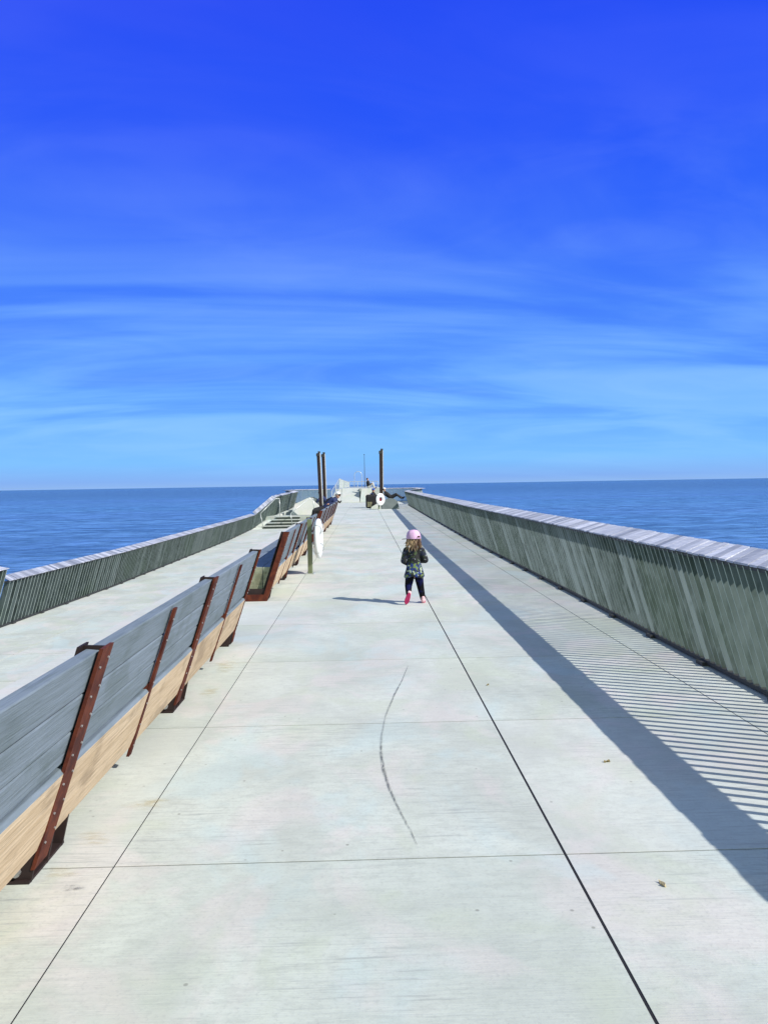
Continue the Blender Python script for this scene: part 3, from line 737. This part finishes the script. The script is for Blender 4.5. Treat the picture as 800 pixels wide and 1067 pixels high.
# ---- the toddler (back view, trotting away, left heel up). local origin on ground under the pelvis
def toddler():
    root = empty('person', 'small child in pink cap and camouflage jacket walking away along the deck', 'person', None, (.60, 9.58, 0)); root.scale = (1.0, 1.0, 1.045)
    # joints, x right, y away from the viewer
    pel = (0, .0, .37); che = (.0, .03, .56); nek = (0, .03, .665); hd = (.0, .04, .765)
    hipL, hipR = (-.048, 0, .36), (.05, 0, .36)
    knL, knR = (-.075, .0, .215), (.078, .05, .20)
    anL, anR = (-.082, -.115, .135), (.105, .03, .055)
    shL, shR = (-.088, .03, .630), (.092, .03, .630)
    elL, elR = (-.128, .0, .515), (.140, .0, .52)
    wrL, wrR = (-.085, .11, .475), (.100, .11, .50)
    toeL = (-.112, -.10, .022); toeR = (.115, .115, .022)
    body = [[(pel, .062), ((0, .02, .47), .068), (che, .068), (nek, .035), ((0, .04, .70), .034)],
            [(pel, .058), (hipL, .052), (knL, .036), (anL, .025)], [(pel, .058), (hipR, .052), (knR, .036), (anR, .025)],
            [(che, .05), (shL, .036), (elL, .026), (wrL, .018)], [(che, .05), (shR, .036), (elR, .026), (wrR, .018)]]
    # feet
    body += [[(anL, .025), (toeL, .020)], [(anR, .025), ((.105, .02, .03), .024), (toeR, .02)]]
    # hands: palm + five fingers each, slightly curled
    for (wx, wy, wz), s in ((wrL, 1), (wrR, -1)):
        palm = (wx+s*.012, wy+.03, wz-.004)
        body.append([((wx, wy, wz), .015), (palm, .016)])
        for k in range(4):
            off = (k-1.5)*.0095; ln = (.019, .023, .021, .016)[k]
            p0 = (palm[0]+s*.004, palm[1]+.010, palm[2]+off); p1 = (p0[0]+s*.006, p0[1]+ln, p0[2]); p2 = (p1[0]+s*.012, p1[1]+ln*.4, p1[2])
            body.append([(p0, .0052), (p1, .0048), (p2, .0042)])
        t0 = (palm[0], palm[1]-.004, palm[2]+.014); body.append([(t0, .006), ((t0[0]+s*.012, t0[1]+.012, t0[2]+.010), .0055), ((t0[0]+s*.022, t0[1]+.018, t0[2]+.008), .0045)])
    tz = Matrix.Rotation(R(38), 3, 'Z')      # head turned to the left
    def hp(x, y, z): v = tz @ Vector((x, y, z)); return (hd[0]+v.x, hd[1]+v.y, hd[2]+v.z)
    ell = [(Vector(hd), (.074, .082, .092), tz), (Vector(hp(0, .03, -.035)), (.052, .055, .050), tz),
           (Vector(hp(0, .086, -.012)), (.010, .012, .010), tz), (Vector(hp(-.074, 0, -.01)), (.010, .014, .020), tz), (Vector(hp(.074, 0, -.01)), (.010, .014, .020), tz),
           (Vector(hp(0, .080, -.045)), (.018, .008, .005), tz), (Vector(hp(.03, .062, -.03)), (.025, .02, .022), tz), (Vector(hp(-.03, .062, -.03)), (.025, .02, .022), tz)]
    blob('body', body, .0042, 'skin', root, ell, 2)
    for s in (-1, 1):
        m = MB(); c = Vector(hp(s*.028, .083, .008)); m.tube([c-Vector((0, 0, .0)), c + (tz @ Vector((0, .004, 0)))], [.008, .006], 10); m.build('eye', M['black'], root)
    # jacket
    jk = [[((0, .01, .43), .078), ((0, .02, .52), .083), (che, .080), ((0, .03, .635), .055), ((0, .03, .665), .046)],
          [(che, .06), (shL, .049), (elL, .041), ((wrL[0]-.004, wrL[1]-.01, wrL[2]), .030)], [(che, .06), (shR, .049), (elR, .041), ((wrR[0]+.004, wrR[1]-.01, wrR[2]), .030)]]
    blob('jacket', jk, .006, 'camo', root, [], 2)
    # flared tunic skirt
    m = MB(); n = 36
    def ringp(z, rx, ry, wob, dz=0): return [(rx*(1+wob*math.sin(5*a+z*20))*math.cos(a), .012+ry*(1+wob*math.sin(4*a+1))*math.sin(a), z + dz*math.sin(3*a+.5)) for a in [2*math.pi*k/n for k in range(n)]]
    lv = [ringp(.50, .082, .072, 0), ringp(.45, .094, .084, .01), ringp(.40, .108, .098, .03), ringp(.355, .120, .108, .045), ringp(.318, .128, .115, .06, .012)]
    inner = [[(x*.95, .012+(y-.012)*.95, z) for x, y, z in r] for r in reversed(lv)]
    rings = lv + inner; v = [p for r in rings for p in r]; fs = []
    for i in range(len(rings)-1):
        for k in range(n): fs.append((i*n+k, i*n+(k+1) % n, (i+1)*n+(k+1) % n, (i+1)*n+k))
    m.add(v, [tuple(reversed(f)) for f in fs]); m.build('tunic', M['camo_blue'], root, smooth=True)
    lg = [[((0, 0, .39), .070), (hipL, .062), (knL, .046), (anL, .034)], [((0, 0, .39), .070), (hipR, .062), (knR, .046), (anR, .034), ((.105, .028, .05), .032)]]
    blob('leggings', lg, .0055, 'leggings', root, [], 2)
    # shoes
    def shoe(heel, toe, up, w=.030):
        heel = Vector(heel); toe = Vector(toe); f = (toe-heel).normalized(); up = Vector(up); up = (up - f*up.dot(f)).normalized(); s = f.cross(up)
        ln = (toe-heel).length
        sh = empty('shoe'); sh.parent = root
        blob('upper', [[(heel+up*.026+f*.012, .027), (heel+up*.027+f*ln*.45, .027), (toe+up*.021-f*.022, .024)], [(heel+up*.026+f*.018, .026), (heel+up*.055+f*.02, .026)]], .005, 'pink_shoe', sh, [], 2)
        m = MB(); n = 20; out = []
        for k in range(n):
            a = 2*math.pi*k/n; t = .5-.5*math.cos(a); ww = w*(.78+.30*t)*(1-.10*math.exp(-((t-.45)/.15)**2)); out.append((t, math.sin(a)*ww))
        lo = [heel + f*(t*ln) + s*q - up*.004 for t, q in out]; hi = [heel + f*(t*ln) + s*q + up*.011 for t, q in out]
        fs = [tuple(range(n)), tuple(range(2*n-1, n-1, -1))] + [(i, i+n, (i+1) % n+n, (i+1) % n) for i in range(n)]
        m.add(lo+hi, fs); o = m.build('sole', M['magenta'], sh, bevel=.003)
        bm = bmesh.new(); bm.from_mesh(o.data); bmesh.ops.recalc_face_normals(bm, faces=bm.faces); bm.to_mesh(o.data); bm.free()
    shoe((-.070, -.155, .150), (-.118, -.125, .008), (.05, 1, .12), .034)
    shoe((.104, -.010, .006), (.122, .135, .006), (0, 0, 1))
    # hair: long loose strands from under the cap to the shoulders
    m = MB()
    for k in range(170):
        a = random.uniform(-1.0, math.pi+1.0) + math.pi       # around the back and sides
        base = Vector((.072*math.cos(a), .078*math.sin(a), random.uniform(-.01, .03)))
        if math.sin(a) > .45: continue
        side = math.cos(a); L_ = random.uniform(.06, .15)
        p = Vector(hd) + (tz @ base); out = (tz @ Vector((math.cos(a), math.sin(a), 0)))
        pts = []; fl = random.uniform(-.1, .45) + (.75*random.random() if side < -.35 else 0); wv = random.uniform(0, 6)
        for i in range(7):
            t = i/6; q = p + Vector((0, 0, -L_*t)) + out*(.030*fl*(t**1.2)*2.2 + .006*math.sin(wv+t*7)) + Vector((.008*math.sin(wv*2+t*6), 0, 0))
            pts.append(q)
        m.tube(pts, [.0042, .0046, .0046, .0044, .004, .003, .0014], 5, rnd=min(1, max(0, random.gauss(.5, .2) - .35*math.exp(-(side/.35)**2) + (.25 if abs(side) > .7 else 0))), caps=False)
    m.build('hair', M['strands'], root, smooth=True)
    blob('hair_base', [], .006, 'dark_hair', root, [(Vector(hp(0, -.010, -.01)), (.079, .080, .075), tz)], 1)
    # cap: dome + bill + back opening strap
    cp = empty('cap'); cp.parent = root
    m = MB(); nu, nv = 32, 9; v = []
    for j in range(nv):
        ph = (math.pi/2)*j/(nv-1)*1.02
        for i in range(nu):
            a = 2*math.pi*i/nu; rr = (math.cos(ph)**.62)*(1+.035*math.cos(6*a)*math.sin(ph*2)) if j < nv-1 else .0
            q = hp(.090*rr*math.cos(a), .097*rr*math.sin(a), .012+.105*math.sin(ph)); v.append(q)
    fs = [(j*nu+i, j*nu+(i+1) % nu, (j+1)*nu+(i+1) % nu, (j+1)*nu+i) for j in range(nv-1) for i in range(nu)]
    m.add(v, fs); m.build('crown', M['pink'], cp, smooth=True)
    m = MB(); n = 12; top = []; bot = []
    for k in range(n+1):
        a = math.pi*k/n; x = .080*math.cos(a); y = .060 + .128*math.sin(a)**.8; z = .022 - .35*abs(x)**1.2*.6 - .02*math.sin(a)
        top.append(hp(x, y, z)); bot.append(hp(x, y, z-.006))
    m.add(top+bot, [tuple(range(n+1)), tuple(range(2*n+1, n, -1))] + [(i, i+1+n, i+2+n, i+1) for i in range(n)]); m.build('bill', M['black'], cp)
    m = MB(); m.tube([hp(.026*math.cos(a)-.0, -.0925+.004*abs(math.cos(a)), .028+.022*math.sin(a)) for a in [math.pi*k/8 for k in range(9)]]+[hp(-.026, -.094, .02), hp(.026, -.094, .02)], .006, 6)
    m.build('strap', M['pink'], cp)
    m = MB(); cpt = [hp(.024*math.cos(a), -.099, .028+.022*math.sin(a)) for a in [math.pi*k/8 for k in range(9)]]
    m.add(cpt, [tuple(range(9))]); 
    m.add([tuple(Vector(c) - (tz @ Vector((0, -.003, 0)))) for c in cpt], [tuple(range(8, -1, -1))]); m.build('back_opening', M['dark_hair'], cp)
    m = MB(); m.tube([hp(0, 0, .112), hp(0, 0, .122)], [.008, .005], 8); m.build('button', M['pink'], cp)
toddler()

# ---- adults, far away: joints given in local coordinates, +y = away from the viewer
def adult(label, loc, rz, J, top, legs, hat=None, hair='dark_hair', vox=.016):
    root = empty('person', label, 'person', None, loc, rz)
    V = {k: Vector(v) for k, v in J.items()}
    ch = [[(V['pel'], .13), (V['che'], .135), (V['nek'], .06), (V['hd'], .055)]]
    for s in 'LR':
        ch.append([(V['pel'], .12), (V['kn'+s], .065), (V['an'+s], .042), (V['to'+s], .035)])
        ch.append([(V['che'] + (V['el'+s]-V['che']).normalized()*.10 + Vector((0, 0, .06)), .065), (V['el'+s], .043), (V['wr'+s], .03)])
        d = (V['wr'+s]-V['el'+s]).normalized(); pm = V['wr'+s]+d*.07; sd_ = d.cross(Vector((0, .3, 1))).normalized()
        ch.append([(V['wr'+s], .028), (pm, .03)])
        for k in range(4): ch.append([(pm+sd_*(k-1.5)*.019, .010), (pm+sd_*(k-1.5)*.021+d*.045, .009), (pm+sd_*(k-1.5)*.021+d*(.075-.008*abs(k-1.5))+Vector((0, 0, -.012)), .008)])
        ch.append([(V['wr'+s]+d*.03+sd_*.025, .012), (pm+sd_*.055, .010)])
    f = J.get('face', (0, -1, 0)); f = Vector(f).normalized()
    ell = [(V['hd'], (.085, .095, .115)), (V['hd']+f*.095, (.015, .015, .02)), (V['hd']+f*.03+Vector((0, 0, -.07)), (.055, .06, .05))]
    blob('body', ch, vox*.7, 'skin', root, ell, 1)
    blob('jacket', [[(V['pel'].lerp(V['che'], .15), .155), (V['che'], .165), (V['che'].lerp(V['nek'], .7), .095)]] +
         [[(V['che']+(V['el'+s]-V['che']).normalized()*.10+Vector((0, 0, .06)), .085), (V['el'+s], .06), (V['wr'+s], .045)] for s in 'LR'], vox, top, root, [], 2)
    blob('trousers', [[(V['pel'], .155), (V['kn'+s], .085), (V['an'+s], .060)] for s in 'LR'], vox, legs, root, [], 2)
    for s in 'LR': blob('shoe', [[(V['an'+s]+Vector((0, 0, -.03)), .05), (V['to'+s], .045)]], vox, 'black', root, [], 1)
    blob('hair', [], vox, hair, root, [(V['hd']-f*.02+Vector((0, 0, .03)), (.096, .105, .105))], 1)
    if hat: blob('hat', [], vox, hat, root, [(V['hd']+Vector((0, 0, .075)), (.108, .115, .075)), (V['hd']+f*.11+Vector((0, 0, .06)), (.075, .075, .014))], 1)
    return root
# sitting on the last bench, leaning back over the backrest (faces -x)
sit = dict(pel=(-.42, 0, .58), che=(-.10, 0, .86), nek=(.02, 0, 1.0), hd=(.08, 0, 1.10), knL=(-.82, -.12, .52), knR=(-.80, .14, .55), anL=(-.92, -.12, .10), anR=(-.98, .14, .10),
           toL=(-1.10, -.12, .05), toR=(-1.14, .14, .05), elL=(-.02, -.26, .80), elR=(-.02, .28, .82), wrL=(-.22, -.34, .78), wrR=(-.24, .34, .76), face=(-1, -.3, .1))
adult('person in white cap leaning back on the farthest bench', (-1.12, 29.5, 0), 0, sit, 'navy', 'black', 'white')
# reclining to the right behind the right mast
rec = dict(pel=(.45, 0, .16), che=(.12, 0, .44), nek=(.02, 0, .60), hd=(-.02, 0, .74), knL=(.82, -.10, .40), knR=(.90, .12, .34), anL=(1.18, -.12, .12), anR=(1.32, .12, .10),
           toL=(1.30, -.14, .16), toR=(1.42, .12, .18), elL=(-.10, -.24, .28), elR=(-.14, .22, .26), wrL=(-.22, -.20, .06), wrR=(-.26, .22, .06), face=(1, -.2, .1))
adult('person in white hat reclining on the grey block right of the single mast', (1.22, 47.9, .53), 0, rec, 'black', 'black', 'white').scale = (.86, .86, .86)
# seated left of the right mast
sit2 = dict(pel=(0, 0, .50), che=(.02, -.02, .84), nek=(.02, -.02, 1.0), hd=(.03, -.06, 1.10), knL=(-.14, -.42, .50), knR=(.16, -.42, .50), anL=(-.15, -.45, .09), anR=(.18, -.46, .09),
            toL=(-.17, -.62, .05), toR=(.20, -.62, .05), elL=(-.26, -.06, .66), elR=(.28, -.06, .66), wrL=(-.16, -.32, .58), wrR=(.18, -.32, .58), face=(.2, -1, -.2))
adult('person in dark clothes with blue hood sitting left of the single mast', (.52, 50.2, 0), 0, sit2, 'black', 'black', 'blue')
bagroot = empty('backpack', 'dark backpack with tan pocket standing left of the single mast', 'backpack', None, (.40, 48.6, 0))
m = MB(); m.box(-.36, .34, -.16, .16, 0.0, .86); o_ = m.build('bag_body', M['black'], bagroot, bevel=.13); o_.modifiers['b'].segments = 5
m = MB(); m.box(-.26, .02, -.205, -.162, .08, .40); m.build('pocket', M['tan_sign'], bagroot, bevel=.015)
m = MB(); m.tube([(-.1, 0, .85), (-.08, 0, .93), (.08, 0, .93), (.1, 0, .85)], .014, 6); m.build('handle', M['blue'], bagroot)
# seated on the block beyond
sit3 = dict(pel=(0, 0, .16), che=(-.04, .02, .50), nek=(-.06, .02, .66), hd=(-.08, .02, .78), knL=(.38, -.12, .42), knR=(.36, .14, .44), anL=(.50, -.12, .05), anR=(.48, .14, .05),
            toL=(.66, -.12, .04), toR=(.66, .14, .04), elL=(.02, -.26, .34), elR=(.06, .26, .34), wrL=(.26, -.20, .40), wrR=(.28, .2, .40), face=(1, -.2, 0))
adult('person sitting with drawn up knees on the grey box block by the ramp', (.32, 66.2, 1.16), 0, sit3, 'black', 'light_cloth')
# lounging by the twin masts
adult('person in dark clothes lounging on the slab beside the twin masts', (-3.05, 52.4, .22), R(-8), dict(rec, hd=(-.02, 0, .76)), 'navy', 'black', None)

# ================================================================== MARKS, LEAVES, STAINS
def decal_mat(name, col, amount, scale, lo, hi, stretch=(1, 1, 1)):
    m = MT(name); v = m.noise(m.pos(stretch), scale, 5, .65)
    m.set(Base_Color=col, Roughness=.85, Alpha=m.math('MULTIPLY', m.math('MULTIPLY', m.rng(v, lo, hi), amount), m.attr('edge'))); return m.m
def patch(name, cxp, cyp, rx, ry, mat, z=.003):
    """soft stain: disc with a per-vertex edge falloff"""
    rings, n = 6, 28; v = [(cxp, cyp, z)]; ed = [1.0]; fs = []
    for j in range(1, rings+1):
        for k in range(n):
            a = 2*math.pi*k/n; w = 1 + .25*math.sin(2*a+cxp*7) + .18*math.sin(3*a+cyp*3)
            v.append((cxp+rx*w*j/rings*math.cos(a), cyp+ry*w*j/rings*math.sin(a), z)); ed.append(1-(j/rings)**1.5)
    for k in range(n): fs.append((0, 1+k, 1+(k+1) % n))
    for j in range(rings-1):
        for k in range(n):
            a0 = 1+j*n; fs.append((a0+k, a0+n+k, a0+n+(k+1) % n, a0+(k+1) % n))
    me = bpy.data.meshes.new(name); me.from_pydata(v, [], fs); a = me.attributes.new('edge', 'FLOAT', 'POINT'); a.data.foreach_set('value', ed)
    me.materials.append(mat); o = bpy.data.objects.new(name, me); COL.objects.link(o); tag(o, kind='structure'); return o
rs = decal_mat('rust_stain', (.55, .42, .16), .42, 6, .38, .68, (1.4, 5, 1))
zz_ = .002
for i, (x, y, rx, ry) in enumerate([(-1.06, 3.62, .13, .06), (-1.2, 3.27, .10, .06), (-1.16, 5.60, .09, .14), (-1.18, 6.4, .12, .20), (-1.22, 2.98, .09, .04)]):
    patch('rust_stain', x, y, rx, ry, rs, zz_ + i*.0002)
sp = decal_mat('dark_spill', (.16, .16, .17), .8, 18, .42, .56, (1, 2, 1))
patch('dark_spill', -1.12, 2.86, .055, .018, sp, .0045)
# curved tyre mark
pix = [(.085, 6.35), (.075, 6.2), (.04, 5.8), (.015, 5.4), (-.005, 5.0), (-.012, 4.6), (.0, 4.25), (.03, 3.95), (.062, 3.68), (.088, 3.45), (.104, 3.26), (.118, 3.10)]
import itertools
CAMP = Mx.to_3x3(); 
def ground(px, py):
    d = CAMP @ Vector(((px-400)/800, -(py-533.5)/800, -1)); t = -1.5/d.z; return (d.x*t, d.y*t)
mk = [ground(*p) for p in [(425, 694), (419, 709), (411, 724), (405, 738), (400.5, 751), (397.5, 768), (397, 785), (399.5, 802), (405, 820), (413, 838), (421, 854), (428, 866), (434.5, 881)]]
wd = [.002, .005, .008, .010, .006, .009, .009, .011, .009, .006, .005, .004, .001]
v = []; ed = []; fs = []
for i, (x, y) in enumerate(mk):
    a = Vector(mk[max(0, i-1)]); b = Vector(mk[min(len(mk)-1, i+1)]); t = (b-a).normalized(); nn = Vector((-t.y, t.x))
    for s_, e_ in ((-1, .15), (0, 1), (1, .15)):
        q = Vector((x, y)) + nn*wd[i]*s_; v.append((q.x, q.y, .0035)); ed.append(e_ * (.55 if i in (3, 4, 5) else 1))
for i in range(len(mk)-1):
    for k in range(2): fs.append((i*3+k, i*3+k+1, i*3+k+4, i*3+k+3))
me = bpy.data.meshes.new('tyre_mark'); me.from_pydata(v, [], fs); a = me.attributes.new('edge', 'FLOAT', 'POINT'); a.data.foreach_set('value', ed)
me.materials.append(decal_mat('tyre_rubber', (.09, .10, .11), .80, 9, .30, .62, (14, 2.2, 1))); o = bpy.data.objects.new('tyre_mark', me); COL.objects.link(o); tag(o, kind='structure')
# leaves / crumbs
def leaf(label, px, py, s, rz):
    x, y = ground(px, py); m = MB(); n = 10; up = []; dn = []
    for k in range(n):
        a = 2*math.pi*k/n; r = s*(1+.35*math.sin(2.3*a+rz)); up.append((r*math.cos(a), .62*r*math.sin(a), .006+.006*math.sin(3*a+rz))); dn.append((up[-1][0], up[-1][1], up[-1][2]-.002))
    m.add(up+dn, [tuple(range(n)), tuple(range(2*n-1, n-1, -1))] + [(i, i+n, (i+1) % n+n, (i+1) % n) for i in range(n)])
    o = m.build('dry_leaf', M['leaf']); o.location = (x, y, 0); o.rotation_euler[2] = rz; tag(o, label, 'leaf', 'dry leaves on the deck'); return o
leaf('small brown leaf on the slab between the right joint and the railing shadow', 632, 794, .016, .3)
M['leaf_tan'] = plain('bleached_leaf', (.50, .42, .25), .8)
leaf('flat tan leaf on the nearest right slab below the cross joint', 690, 922, .016, 2.0).data.materials[0] = M['leaf_tan']
leaf('tiny brown scrap left of the railing shadow, farther away', 508, 714, .012, 1.1)

# ------------------------------------------------------------------ render settings
scene.render.engine = 'CYCLES'
